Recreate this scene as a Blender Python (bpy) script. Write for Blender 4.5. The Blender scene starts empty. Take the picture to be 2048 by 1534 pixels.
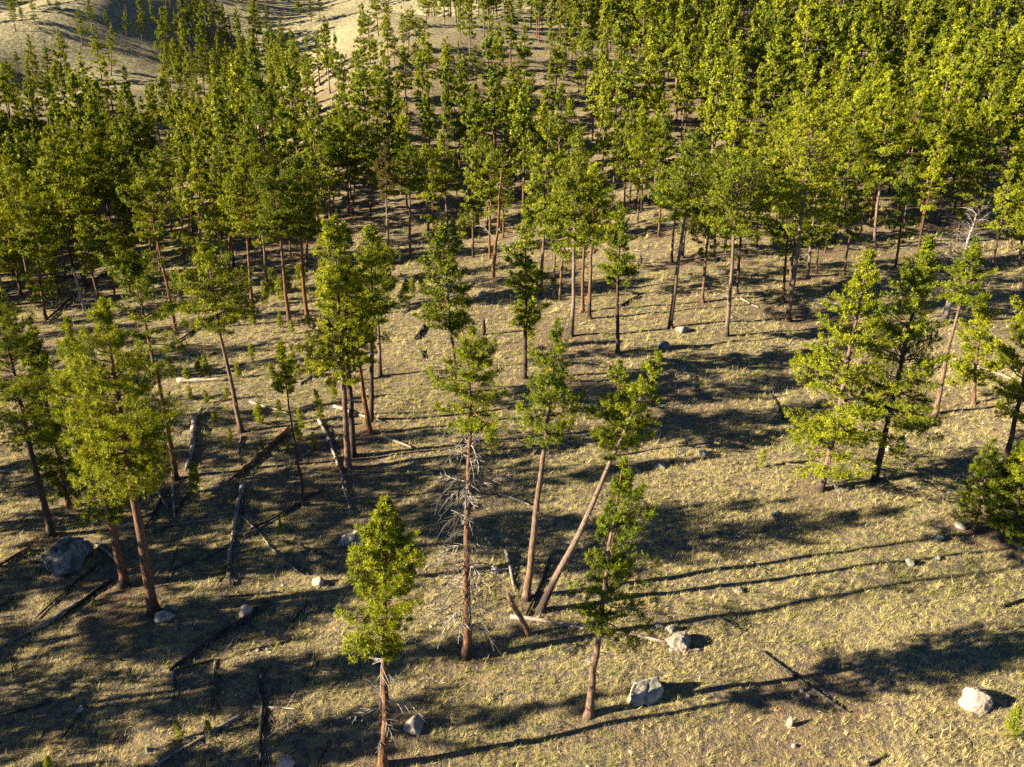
import bpy, math
import numpy as np
from mathutils import Vector, noise as mnoise

# ------------------------------------------------------------------ camera, sky, sun, exposure
scene = bpy.context.scene
COL = scene.collection
CAM_H, PITCH, LENS = 34.0, math.radians(23.5), 28.0
cam_data = bpy.data.cameras.new('camera'); cam_data.lens = LENS; cam_data.sensor_width = 36.0
cam_data.clip_start = 0.5; cam_data.clip_end = 6000
cam = bpy.data.objects.new('camera', cam_data); COL.objects.link(cam)
cam.location = (0, 0, CAM_H); cam.rotation_euler = (math.pi/2 - PITCH, 0, 0)
scene.camera = cam

SUN_EL = math.radians(21.0)
SUN_DIR = Vector((-0.974*math.cos(SUN_EL), -0.227*math.cos(SUN_EL), math.sin(SUN_EL)))
world = bpy.data.worlds.new('World'); scene.world = world; world.use_nodes = True
wn = world.node_tree.nodes; wl = world.node_tree.links
sky = wn.new('ShaderNodeTexSky'); sky.sky_type = 'NISHITA'; sky.sun_disc = False
sky.sun_elevation = SUN_EL; sky.sun_rotation = math.atan2(SUN_DIR.x, SUN_DIR.y)
sky.altitude = 3000; sky.air_density = 0.5; sky.dust_density = 0.0; sky.ozone_density = 4.0
wl.new(sky.outputs[0], wn['Background'].inputs[0]); wn['Background'].inputs[1].default_value = 0.05
sun_data = bpy.data.lights.new('sun', 'SUN'); sun_data.energy = 5.0; sun_data.angle = math.radians(0.5)
sun_data.color = (1.0, 0.84, 0.59)
sun = bpy.data.objects.new('sun', sun_data); COL.objects.link(sun)
sun.rotation_euler = SUN_DIR.to_track_quat('Z', 'Y').to_euler()
scene.view_settings.view_transform = 'Standard'; scene.view_settings.look = 'None'
scene.view_settings.gamma = 1.0; scene.view_settings.use_curve_mapping = False
scene.view_settings.exposure = 2.2
cy = scene.cycles
cy.max_bounces = 5; cy.diffuse_bounces = 3; cy.glossy_bounces = 1; cy.transmission_bounces = 3
cy.use_denoising = False; cy.caustics_reflective = False; cy.caustics_refractive = False

# ------------------------------------------------------------------ the lie of the land
F_PX = 2048*LENS/36.0
CP, SP = math.cos(PITCH), math.sin(PITCH)
def ray(px, py):
    u, v = (px-1024)/F_PX, (py-767)/F_PX
    return u, CP - v*SP, -(SP + v*CP)
def pd(px, py, Y):
    u, f, d = ray(px, py); return (u*Y/f, Y, CAM_H + d*Y/f)
ANCH = [(-60,10,0),(0,10,0),(60,10,0),(-60,50,0),(0,50,0),(60,50,.4),(-25,75,0),(25,75,.2),(-40,92,-1.3),(-80,90,-2.6),(0,112,0),(50,112,1),(100,115,2),
 (-40,125,-2.5),(-80,126,-5.5),(-115,140,-6),(-85,165,-5),(-130,170,-4),(-40,160,-.5),
 pd(100,400,200), pd(65,178,318), pd(200,171,300), pd(300,300,240), pd(445,160,350), pd(500,250,260),
 pd(0,88,330), pd(85,45,345), pd(170,5,362), pd(320,-18,405), pd(250,90,350), pd(430,28,405), pd(500,120,378),
 (-260,400,24), pd(31,60,455), pd(180,30,500), (-300,700,95), pd(560,60,400), pd(650,0,450),
 pd(757,123,235), pd(690,45,285), pd(860,40,300), pd(940,160,225), pd(570,170,300),
 pd(1000,500,140), pd(800,450,160), pd(1000,400,170), pd(1000,300,195), pd(1000,200,220), pd(1300,450,145), pd(1700,450,140),
 pd(1300,250,200), pd(1250,190,222), pd(1700,200,230), pd(2000,200,240), pd(1700,0,330), pd(1300,10,320), pd(2040,0,340), pd(2000,450,145), pd(2000,350,170),
 pd(700,300,190), pd(600,400,175),
 (0,450,74),(200,450,74),(-100,600,98),(0,620,104),(200,600,104),(-520,800,120),(520,800,135),(0,1000,150),(-900,1400,180),(900,1400,190),
 (-305,120,66),(-305,190,74),(-320,250,66),(-480,180,60),(500,300,34),(-400,100,0),(400,100,4),(-300,0,0),(300,0,0),(0,-120,0),(-340,500,60),(0,1900,200)]  # leading anchors: unseen ridge beyond the left edge, added to shade the hollow
AP = np.array(ANCH, float)
def _tps(r2):
    r2 = np.maximum(r2, 1e-6); return 0.5*r2*np.log(r2)
_n = len(AP); _S = 100.0
_K = _tps(((AP[:,None,:2]-AP[None,:,:2])**2).sum(-1)/_S**2) + np.eye(_n)*0.006
_P = np.c_[np.ones(_n), AP[:,:2]/_S]
_A = np.block([[_K, _P],[_P.T, np.zeros((3,3))]])
_W = np.linalg.solve(_A, np.r_[AP[:,2], 0,0,0])
def zf(x, y):
    x = np.asarray(x, float); y = np.asarray(y, float); sh = np.broadcast(x, y).shape
    x = np.broadcast_to(x, sh).ravel(); y = np.broadcast_to(y, sh).ravel(); out = np.empty(x.size)
    for i in range(0, x.size, 20000):
        xs, ys = x[i:i+20000], y[i:i+20000]
        k = _tps(((xs[:,None]-AP[None,:,0])**2 + (ys[:,None]-AP[None,:,1])**2)/_S**2)
        out[i:i+20000] = k@_W[:_n] + _W[_n] + (xs*_W[_n+1] + ys*_W[_n+2])/_S
    out += .16*np.sin(.31*x+.12*y+1)*np.sin(.23*y-.07*x) + .09*np.sin(.83*x+.4*y)*np.sin(.71*y-.3*x+2) + .035*np.sin(1.9*x+.6*y+3)*np.sin(1.7*y-.8*x)
    far = np.clip((y-150)/150, 0, 1)
    out += far*(1.1*np.sin(.055*x+.03*y)*np.sin(.06*y-.02*x+1) + .5*np.sin(.13*x+.05*y+2)*np.sin(.12*y-.06*x))
    return out.reshape(sh)
_TS = np.concatenate([np.arange(18, 160, .25), np.arange(160, 900, .8)])
def at(px, py):
    u, f, d = ray(px, py)
    Y = _TS; X = u/f*Y; Z = CAM_H + d/f*Y
    g = zf(X, Y); hit = np.nonzero(Z <= g)[0]
    if not len(hit): return np.array([X[-1], Y[-1], g[-1]])
    i = max(hit[0], 1); a0, a1 = Z[i-1]-g[i-1], g[i]-Z[i]
    t = a0/max(a0+a1, 1e-6); y = Y[i-1]+(Y[i]-Y[i-1])*t
    return np.array([u/f*y, y, float(zf(u/f*y, y))])
def px_size(p):                                  # metres per photo pixel at a point
    return (p[1]*CP + (CAM_H-p[2])*SP)/F_PX
def project(p):
    dx, dy, dz = p[...,0], p[...,1], p[...,2]-CAM_H
    w = dy*CP - dz*SP; v = -(dy*SP + dz*CP)
    return 1024 + F_PX*dx/w, 767 + F_PX*v/w, w

# ------------------------------------------------------------------ mesh helpers
def mesh(name, V, F, mat, smooth=True):
    """F: list of int arrays (n,3) or (n,4)"""
    me = bpy.data.meshes.new(name); V = np.asarray(V, np.float32)
    F = [np.asarray(f, np.int32) for f in F if len(f)]
    me.vertices.add(len(V)); me.vertices.foreach_set('co', V.ravel())
    nl = sum(f.size for f in F); npoly = sum(len(f) for f in F)
    me.loops.add(nl); me.loops.foreach_set('vertex_index', np.concatenate([f.ravel() for f in F]))
    me.polygons.add(npoly)
    sizes = np.concatenate([np.full(len(f), f.shape[1], np.int32) for f in F])
    me.polygons.foreach_set('loop_start', np.r_[0, np.cumsum(sizes)[:-1]].astype(np.int32))
    me.polygons.foreach_set('loop_total', sizes)
    if smooth: me.polygons.foreach_set('use_smooth', np.ones(npoly, bool))
    me.update(calc_edges=True); me.materials.append(mat)
    return me
def obj(name, me, parent=None, loc=None):
    o = bpy.data.objects.new(name, me); COL.objects.link(o)
    if parent is not None: o.parent = parent
    if loc is not None: o.location = loc
    return o
def empty(name, loc):
    o = bpy.data.objects.new(name, None); COL.objects.link(o); o.location = loc; o.empty_display_size = .5; return o
def tag(o, label=None, cat=None, group=None, kind=None):
    if label: o['label'] = label
    if cat: o['category'] = cat
    if group: o['group'] = group
    if kind: o['kind'] = kind
    return o
def norm(a): return a/np.maximum(np.linalg.norm(a, axis=-1, keepdims=True), 1e-9)
def tubes(P, R, sides, cap=False):
    """P (B,N,3) R (B,N): B tapered tubes"""
    P = np.asarray(P, float); R = np.asarray(R, float); B, N, _ = P.shape
    T = norm(np.gradient(P, axis=1))
    ref = np.where(np.abs(T[...,2:3]) < .8, np.array([0,0,1.]), np.array([1.,0,0]))
    ref = np.broadcast_to(ref[:, :1], T.shape)
    A = norm(np.cross(T, ref)); Bv = np.cross(T, A)
    a = np.arange(sides)*2*np.pi/sides
    V = P[:,:,None] + R[:,:,None,None]*(A[:,:,None]*np.cos(a)[:,None] + Bv[:,:,None]*np.sin(a)[:,None])
    V = V.reshape(-1, 3)
    b = np.arange(B)[:,None,None]*N*sides; i = np.arange(N-1)[None,:,None]*sides; j = np.arange(sides)[None,None,:]; k = (j+1)%sides
    Q = np.stack([b+i+j, b+i+k, b+i+sides+k, b+i+sides+j], -1).reshape(-1, 4)
    Fs = [Q]
    if cap:
        ex = []
        for t in range(B):
            for ring, rev in ((0, 1), (N-1, 0)):
                c = len(V); V = np.r_[V, P[t, ring][None]]
                s0 = t*N*sides + ring*sides
                for q in range(sides):
                    m, n = s0+q, s0+(q+1)%sides
                    ex.append((c, n, m) if rev else (c, m, n))
        Fs.append(np.array(ex))
    return V, Fs
def join(parts):
    V, F3, F4, off = [], [], [], 0
    for v, fs in parts:
        for f in fs:
            f = np.asarray(f)
            if len(f): (F3 if f.shape[1] == 3 else F4).append(f+off)
        V.append(v); off += len(v)
    return np.concatenate(V), [np.concatenate(a) for a in (F3, F4) if a]

# ------------------------------------------------------------------ materials
def new_mat(name):
    m = bpy.data.materials.new(name); m.use_nodes = True
    nt = m.node_tree; nt.nodes.clear(); return m, nt
def N(nt, t, **kw):
    n = nt.nodes.new(t)
    for k, v in kw.items():
        if k.startswith('i_'):
            key = k[2:]; key = int(key) if key.isdigit() else key.replace('_', ' ')
            n.inputs[key].default_value = v
        else: setattr(n, k, v)
    return n
def ramp(nt, src, stops, interp='LINEAR'):
    r = N(nt, 'ShaderNodeValToRGB'); r.color_ramp.interpolation = interp
    el = r.color_ramp.elements
    while len(el) < len(stops): el.new(.5)
    for e, (p, c) in zip(el, stops):
        e.position = p; e.color = (*c, 1) if len(c) == 3 else c
    nt.links.new(src, r.inputs[0]); return r.outputs[0]
def mixc(nt, fac, a, b, mode='MIX'):
    m = N(nt, 'ShaderNodeMix', data_type='RGBA', blend_type=mode)
    for key, v in ((0, fac), (6, a), (7, b)):
        if hasattr(v, 'links'): nt.links.new(v, m.inputs[key])
        elif isinstance(v, (int, float)): m.inputs[key].default_value = v
        else: m.inputs[key].default_value = (*v, 1)
    return m.outputs[2]
def noise(nt, vec, scale, detail=3, rough=.55):
    n = N(nt, 'ShaderNodeTexNoise', i_Scale=scale, i_Detail=detail, i_Roughness=rough)
    if vec is not None: nt.links.new(vec, n.inputs['Vector'])
    return n.outputs['Fac']
def out(nt, sh):
    o = N(nt, 'ShaderNodeOutputMaterial'); nt.links.new(sh, o.inputs['Surface'])

def needle_mat(name, dark, mid, light, hue=.5):
    m, nt = new_mat(name); L = nt.links
    geo = N(nt, 'ShaderNodeNewGeometry'); oi = N(nt, 'ShaderNodeObjectInfo'); tc = N(nt, 'ShaderNodeTexCoord')
    n = noise(nt, tc.outputs['Object'], 1.1, 2)
    a = N(nt, 'ShaderNodeMath', operation='MULTIPLY_ADD'); L.new(geo.outputs['Random Per Island'], a.inputs[0]); a.inputs[1].default_value = .45; L.new(n, a.inputs[2])
    b = N(nt, 'ShaderNodeMath', operation='MULTIPLY_ADD'); L.new(oi.outputs['Random'], b.inputs[0]); b.inputs[1].default_value = .26; b.inputs[2].default_value = -.32
    c0 = N(nt, 'ShaderNodeMath', operation='ADD'); L.new(a.outputs[0], c0.inputs[0]); L.new(b.outputs[0], c0.inputs[1])
    ta = N(nt, 'ShaderNodeAttribute', attribute_name='tone'); c = N(nt, 'ShaderNodeMath', operation='ADD'); L.new(c0.outputs[0], c.inputs[0]); L.new(ta.outputs['Fac'], c.inputs[1])
    col = ramp(nt, c.outputs[0], [(.10, dark), (.52, mid), (.86, light)])
    d = N(nt, 'ShaderNodeBsdfDiffuse'); t = N(nt, 'ShaderNodeBsdfTranslucent'); g = N(nt, 'ShaderNodeBsdfGlossy', i_Roughness=.6)
    g.inputs['Color'].default_value = (.9, .9, .8, 1)
    L.new(col, d.inputs[0])
    tcol = mixc(nt, 1.0, col, (1.25, 1.15, .6), 'MULTIPLY'); L.new(tcol, t.inputs[0])
    s = N(nt, 'ShaderNodeMixShader', i_0=.22); L.new(d.outputs[0], s.inputs[1]); L.new(t.outputs[0], s.inputs[2])
    s2 = N(nt, 'ShaderNodeMixShader', i_0=.015); L.new(s.outputs[0], s2.inputs[1]); L.new(g.outputs[0], s2.inputs[2])
    out(nt, s2.outputs[0]); return m
M_NEEDLE = needle_mat('pine_needles', (.036,.064,.004), (.125,.160,.005), (.33,.335,.008))
M_NEEDLE_YOUNG = needle_mat('young_needles', (.12,.15,.012), (.20,.23,.016), (.28,.29,.03))
M_NEEDLE_RED = needle_mat('rusty_needles', (.12,.055,.02), (.22,.10,.04), (.30,.15,.07))
M_NEEDLE_OLIVE = needle_mat('olive_needles', (.05,.045,.008), (.10,.085,.012), (.15,.115,.018))

def bark_mat(name, cols, grey=(.20,.165,.14)):
    m, nt = new_mat(name); L = nt.links
    tc = N(nt, 'ShaderNodeTexCoord'); oi = N(nt, 'ShaderNodeObjectInfo')
    mp = N(nt, 'ShaderNodeMapping'); mp.inputs['Scale'].default_value = (9, 9, 2.2); L.new(tc.outputs['Object'], mp.inputs[0])
    n = noise(nt, mp.outputs[0], 1.0, 4, .65)
    big = noise(nt, tc.outputs['Object'], .45, 2)
    col = ramp(nt, n, [(.40, cols[0]), (.52, cols[1]), (.66, cols[2])])
    a = N(nt, 'ShaderNodeMath', operation='MULTIPLY_ADD'); L.new(oi.outputs['Random'], a.inputs[0]); a.inputs[1].default_value = .7; a.inputs[2].default_value = -.45
    b = N(nt, 'ShaderNodeMath', operation='ADD', use_clamp=True); L.new(a.outputs[0], b.inputs[0]); L.new(big, b.inputs[1])
    g2 = mixc(nt, n, tuple(.45*c for c in grey), tuple(1.35*c for c in grey))
    col = mixc(nt, b.outputs[0], col, g2)
    sp = N(nt, 'ShaderNodeSeparateXYZ'); L.new(tc.outputs['Object'], sp.inputs[0])
    ch = N(nt, 'ShaderNodeMath', operation='MULTIPLY_ADD'); L.new(big, ch.inputs[0]); ch.inputs[1].default_value = 7.5
    c3 = N(nt, 'ShaderNodeMath', operation='MULTIPLY_ADD'); L.new(oi.outputs['Random'], c3.inputs[0]); c3.inputs[1].default_value = 4.5; c3.inputs[2].default_value = -5.0
    L.new(c3.outputs[0], ch.inputs[2])
    lt = N(nt, 'ShaderNodeMath', operation='SUBTRACT', use_clamp=True); L.new(ch.outputs[0], lt.inputs[0]); L.new(sp.outputs['Z'], lt.inputs[1])
    lm = N(nt, 'ShaderNodeMath', operation='MULTIPLY'); L.new(lt.outputs[0], lm.inputs[0]); lm.inputs[1].default_value = .8
    col = mixc(nt, lm.outputs[0], col, (.02,.017,.015))
    bs = N(nt, 'ShaderNodeBsdfPrincipled', i_Roughness=.9); L.new(col, bs.inputs['Base Color']); bs.inputs['Specular IOR Level'].default_value = .15
    bp = N(nt, 'ShaderNodeBump', i_Strength=.9, i_Distance=.05); L.new(n, bp.inputs['Height']); L.new(bp.outputs[0], bs.inputs['Normal'])
    out(nt, bs.outputs[0]); return m
M_BARK = bark_mat('pine_bark', ((.024,.014,.010), (.125,.058,.028), (.25,.12,.056)))
M_BARK_ORANGE = bark_mat('orange_pine_bark', ((.022,.012,.009), (.155,.066,.030), (.29,.135,.062)), (.14,.092,.066))
M_BARK_PALE = bark_mat('pale_pine_bark', ((.035,.022,.017), (.145,.086,.056), (.25,.165,.11)), (.18,.14,.11))
M_BARK_DARK = bark_mat('dark_pine_bark', ((.022,.016,.014), (.065,.04,.028), (.14,.075,.045)), (.07,.055,.05))
M_DEAD = bark_mat('bleached_dead_wood', ((.15,.125,.11), (.28,.25,.22), (.40,.365,.325)), (.26,.24,.22))

def log_mat(name, cols, sc=(2, 9, 9)):
    m, nt = new_mat(name); L = nt.links
    tc = N(nt, 'ShaderNodeTexCoord'); oi = N(nt, 'ShaderNodeObjectInfo')
    ad = N(nt, 'ShaderNodeVectorMath', operation='ADD'); L.new(tc.outputs['Object'], ad.inputs[0]); L.new(oi.outputs['Location'], ad.inputs[1])
    mp = N(nt, 'ShaderNodeMapping'); mp.inputs['Scale'].default_value = sc; L.new(ad.outputs[0], mp.inputs[0])
    n = noise(nt, mp.outputs[0], 1.0, 4, .65); n2 = noise(nt, tc.outputs['Object'], .8, 3)
    av = N(nt, 'ShaderNodeMath', operation='MULTIPLY_ADD'); L.new(n2, av.inputs[0]); av.inputs[1].default_value = .9; L.new(n, av.inputs[2])
    col = ramp(nt, av.outputs[0], [(.6, cols[0]), (.95, cols[1]), (1.25, cols[2])])
    bs = N(nt, 'ShaderNodeBsdfPrincipled', i_Roughness=.88); L.new(col, bs.inputs['Base Color']); bs.inputs['Specular IOR Level'].default_value = .2
    bp = N(nt, 'ShaderNodeBump', i_Strength=.8, i_Distance=.03); L.new(n, bp.inputs['Height']); L.new(bp.outputs[0], bs.inputs['Normal'])
    out(nt, bs.outputs[0]); return m
M_LOG = {'burnt': log_mat('charred_wood', ((.008,.008,.008), (.018,.017,.017), (.06,.055,.05))),
         'grey': log_mat('weathered_wood', ((.06,.05,.045), (.17,.145,.125), (.30,.265,.23))),
         'pale': log_mat('bleached_wood', ((.11,.085,.065), (.21,.17,.135), (.31,.265,.22))),
         'brown': log_mat('brown_wood', ((.03,.02,.015), (.11,.06,.035), (.24,.14,.08)))}

def rock_mat(name, base, lich, patch=.5, pink=(.42,.27,.20)):
    m, nt = new_mat(name); L = nt.links
    tc = N(nt, 'ShaderNodeTexCoord'); oi = N(nt, 'ShaderNodeObjectInfo')
    ad = N(nt, 'ShaderNodeVectorMath', operation='ADD'); L.new(tc.outputs['Object'], ad.inputs[0]); L.new(oi.outputs['Location'], ad.inputs[1])
    v = ad.outputs[0]
    n1 = noise(nt, v, 1.7, 5, .65); n2 = noise(nt, v, 9, 4, .7); n3 = noise(nt, v, 2.6, 3)
    col = ramp(nt, n2, [(.3, tuple(.62*c for c in base)), (.55, base), (.75, tuple(min(.8, 1.22*c) for c in base))])
    col = mixc(nt, ramp(nt, n3, [(.52, (0,0,0)), (.66, (.7,.7,.7))]), col, pink)
    col = mixc(nt, ramp(nt, n1, [(patch-.05, (0,0,0)), (patch+.05, (1,1,1))]), col, mixc(nt, n2, tuple(.55*c for c in lich), tuple(1.5*c for c in lich)))
    bs = N(nt, 'ShaderNodeBsdfPrincipled', i_Roughness=.92); L.new(col, bs.inputs['Base Color']); bs.inputs['Specular IOR Level'].default_value = .2
    bp = N(nt, 'ShaderNodeBump', i_Strength=.7, i_Distance=.08); L.new(n2, bp.inputs['Height']); L.new(bp.outputs[0], bs.inputs['Normal'])
    out(nt, bs.outputs[0]); return m
M_ROCK = {'pale': rock_mat('pale_granite', (.38,.335,.28), (.17,.17,.14), .50),
          'pink': rock_mat('pink_granite', (.44,.345,.29), (.24,.21,.185), .60, (.42,.25,.19)),
          'grey': rock_mat('lichen_granite', (.34,.31,.28), (.14,.15,.12), .5),
          'dark': rock_mat('dark_lichen_granite', (.20,.215,.20), (.065,.072,.065), .50, (.25,.26,.235))}

def ground_mat():
    m, nt = new_mat('dry_grassland'); L = nt.links
    geo = N(nt, 'ShaderNodeNewGeometry'); p = geo.outputs['Position']
    big = noise(nt, p, .035, 3); mid = noise(nt, p, .22, 4, .6); fine = noise(nt, p, 1.6, 5, .7); tiny = noise(nt, p, 6.5, 3, .7)
    straw = mixc(nt, tiny, (.17,.135,.065), (.50,.41,.19))
    soil = mixc(nt, tiny, (.058,.048,.042), (.19,.16,.135))
    green = mixc(nt, tiny, (.10,.11,.035), (.27,.28,.10))
    c = mixc(nt, ramp(nt, fine, [(.44, (0,0,0)), (.60, (1,1,1))]), soil, straw)
    gm = N(nt, 'ShaderNodeMath', operation='ADD'); L.new(big, gm.inputs[0]); L.new(mid, gm.inputs[1])
    c = mixc(nt, ramp(nt, gm.outputs[0], [(1.0, (0,0,0)), (1.25, (.5,.5,.5))]), c, green)
    da = N(nt, 'ShaderNodeAttribute', attribute_name='duff')
    dm = N(nt, 'ShaderNodeMath', operation='MULTIPLY_ADD'); L.new(fine, dm.inputs[0]); dm.inputs[1].default_value = 1.2; dm.inputs[2].default_value = -.6
    dd = N(nt, 'ShaderNodeMath', operation='ADD', use_clamp=True); L.new(da.outputs['Fac'], dd.inputs[0]); L.new(dm.outputs[0], dd.inputs[1])
    dr = ramp(nt, dd.outputs[0], [(.30, (0,0,0)), (.75, (.9,.9,.9))])
    c = mixc(nt, dr, c, mixc(nt, tiny, (.09,.062,.044), (.24,.17,.11)))
    # pale sage bunches on the far bare hillsides
    sep = N(nt, 'ShaderNodeSeparateXYZ'); L.new(p, sep.inputs[0])
    fy = N(nt, 'ShaderNodeMapRange', i_1=210., i_2=300.); L.new(sep.outputs['Y'], fy.inputs[0])
    sage_n = noise(nt, p, .85, 4, .75)
    sage = mixc(nt, ramp(nt, sage_n, [(.42, (0,0,0)), (.55, (1,1,1))]), (.37,.315,.19), (.15,.15,.095))
    c = mixc(nt, fy.outputs[0], c, sage)
    bs = N(nt, 'ShaderNodeBsdfPrincipled', i_Roughness=.95); L.new(c, bs.inputs['Base Color']); bs.inputs['Specular IOR Level'].default_value = .05
    hsum = N(nt, 'ShaderNodeMath', operation='MULTIPLY_ADD'); L.new(fine, hsum.inputs[0]); hsum.inputs[1].default_value = 1.6; L.new(tiny, hsum.inputs[2])
    bp = N(nt, 'ShaderNodeBump', i_Strength=.8, i_Distance=.22); L.new(hsum.outputs[0], bp.inputs['Height']); L.new(bp.outputs[0], bs.inputs['Normal'])
    out(nt, bs.outputs[0]); return m
M_GROUND = ground_mat()
def grass_mat():
    m, nt = new_mat('grass_blades'); L = nt.links
    geo = N(nt, 'ShaderNodeNewGeometry'); p = geo.outputs['Position']
    big = noise(nt, p, .05, 3); mid = noise(nt, p, .9, 3, .6)
    at_ = N(nt, 'ShaderNodeAttribute', attribute_name='tone')
    s = N(nt, 'ShaderNodeMath', operation='MULTIPLY_ADD'); L.new(big, s.inputs[0]); s.inputs[1].default_value = 1.1; L.new(mid, s.inputs[2])
    s1 = N(nt, 'ShaderNodeMath', operation='MULTIPLY_ADD'); L.new(at_.outputs['Fac'], s1.inputs[0]); s1.inputs[1].default_value = .55; L.new(s.outputs[0], s1.inputs[2])
    straw = mixc(nt, geo.outputs['Random Per Island'], (.33,.275,.13), (.66,.565,.29))
    green = mixc(nt, geo.outputs['Random Per Island'], (.085,.12,.02), (.26,.31,.06))
    c = mixc(nt, ramp(nt, s1.outputs[0], [(1.14/2, (0,0,0)), (1.62/2, (.9,.9,.9))]), straw, green)
    hs = N(nt, 'ShaderNodeMath', operation='MULTIPLY'); L.new(s1.outputs[0], hs.inputs[0]); hs.inputs[1].default_value = .5
    for l in list(nt.links):
        if l.from_node == s1 and l.to_node.type == 'VALTORGB':
            rn = l.to_node; nt.links.remove(l); L.new(hs.outputs[0], rn.inputs[0])
    d = N(nt, 'ShaderNodeBsdfDiffuse'); t = N(nt, 'ShaderNodeBsdfTranslucent'); L.new(c, d.inputs[0]); L.new(c, t.inputs[0])
    sh = N(nt, 'ShaderNodeMixShader', i_0=.3); L.new(d.outputs[0], sh.inputs[1]); L.new(t.outputs[0], sh.inputs[2])
    out(nt, sh.outputs[0]); return m
M_GRASS = grass_mat()

# ------------------------------------------------------------------ ground sheet
def axis(segs):
    a = [segs[0][0]]
    for s, e, d in segs: a += list(np.linspace(s, e, max(1, round((e-s)/d))+1)[1:])
    return np.array(a)
gx = axis([(-1500,-400,60), (-400,-150,6), (-150,-60,1.6), (-60,60,.75), (60,150,1.6), (150,400,6), (400,1500,60)])
gy = axis([(-200,15,8), (15,80,.75), (80,150,1.1), (150,500,3.2), (500,1900,30)])
GX, GY = np.meshgrid(gx, gy); GZ = zf(GX, GY)
nx, ny = len(gx), len(gy)
idx = np.arange(nx*ny).reshape(ny, nx)
q = np.stack([idx[:-1,:-1], idx[:-1,1:], idx[1:,1:], idx[1:,:-1]], -1).reshape(-1, 4)
g = obj('ground', mesh('ground', np.c_[GX.ravel(), GY.ravel(), GZ.ravel()], [q], M_GROUND))
tag(g, 'dry straw coloured grassland rolling up to wooded hills', 'ground', kind='structure')

# ------------------------------------------------------------------ needle litter under the trees, bare patches, grass
TREES = []
def duff(x, y):
    T = np.array(TREES); d = np.array([.5+.95*mnoise.fractal((a*.085, b*.085, 3.1), .8, 2.1, 3) for a, b in zip(x, y)])*.75
    T = T[(np.abs(T[:,0]) < 200) & (T[:,1] < 260)]; acc = np.zeros(len(x))
    for tx, ty in T:
        m = (np.abs(x-tx) < 6) & (np.abs(y-ty) < 6)
        if m.any(): acc[m] += .42*np.exp(-((x[m]-tx)**2+(y[m]-ty)**2)/5.5)
    return np.clip(d-.24, 0, .6) + np.minimum(acc, .9)
def lay_litter():
    x, y = GX.ravel(), GY.ravel(); v = np.zeros(x.size, np.float32); m = (y > 15) & (y < 260) & (np.abs(x) < 200)
    v[m] = np.clip(duff(x[m], y[m]), 0, 1.2)
    g.data.attributes.new('duff', 'FLOAT', 'POINT').data.foreach_set('value', v)
def grass():
    r = np.random.default_rng(5); pts = []
    for y0, y1, dens, sz in ((26,42,27,.76),(42,60,17,.88),(60,85,8.0,1.12),(85,120,3.2,1.5),(120,165,1.0,2.1)):
        w = y1*.72+6; n = int(2*w*(y1-y0)*dens)
        x = r.uniform(-w, w, n); y = r.uniform(y0, y1, n)
        keep = np.abs(x) < y*.70+6
        pts.append(np.c_[x, y, np.full(n, sz)][keep])
    P = np.concatenate(pts)
    P = P[r.random(len(P)) < np.clip(1.08-.95*duff(P[:,0], P[:,1]), .06, 1)]
    n = len(P); k = 10
    z = zf(P[:,0], P[:,1]); base = np.c_[P[:,:2], z]
    big = r.random(n)**3.5
    size = P[:,2]*(.5+.8*big)*r.uniform(.8,1.2,n)
    wind = np.deg2rad(r.normal(20, 30, n))
    ang = wind[:,None]+r.normal(0, 1.15, (n,k))
    tilt = np.clip(r.normal(.85, .35, (n,k)), .1, 1.35)
    ln = size[:,None]*r.uniform(.24,.52,(n,k))
    d = np.stack([np.cos(ang)*np.sin(tilt), np.sin(ang)*np.sin(tilt), np.cos(tilt)], -1)
    side = norm(np.stack([-np.sin(ang)+r.normal(0,.5,(n,k)), np.cos(ang), r.normal(0,.6,(n,k))], -1))
    b = base[:,None]+np.concatenate([r.normal(0,.055,(n,k,2))*size[:,None,None], np.full((n,k,1),-.02)], -1)
    w = (ln*r.uniform(.028,.058,(n,k)))[...,None]
    V = np.stack([b-side*w, b+side*w, b+d*ln[...,None]], 2).reshape(-1,3)
    F = np.arange(len(V)).reshape(-1,3)
    me = mesh('grass', V, [F], M_GRASS, smooth=False)
    a = me.attributes.new('tone', 'FLOAT', 'POINT'); a.data.foreach_set('value', np.repeat(r.random(n), k*3).astype(np.float32))
    tag(obj('grass', me), 'clumps of wind swept straw and green bunch grass', 'grass', kind='stuff')

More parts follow.
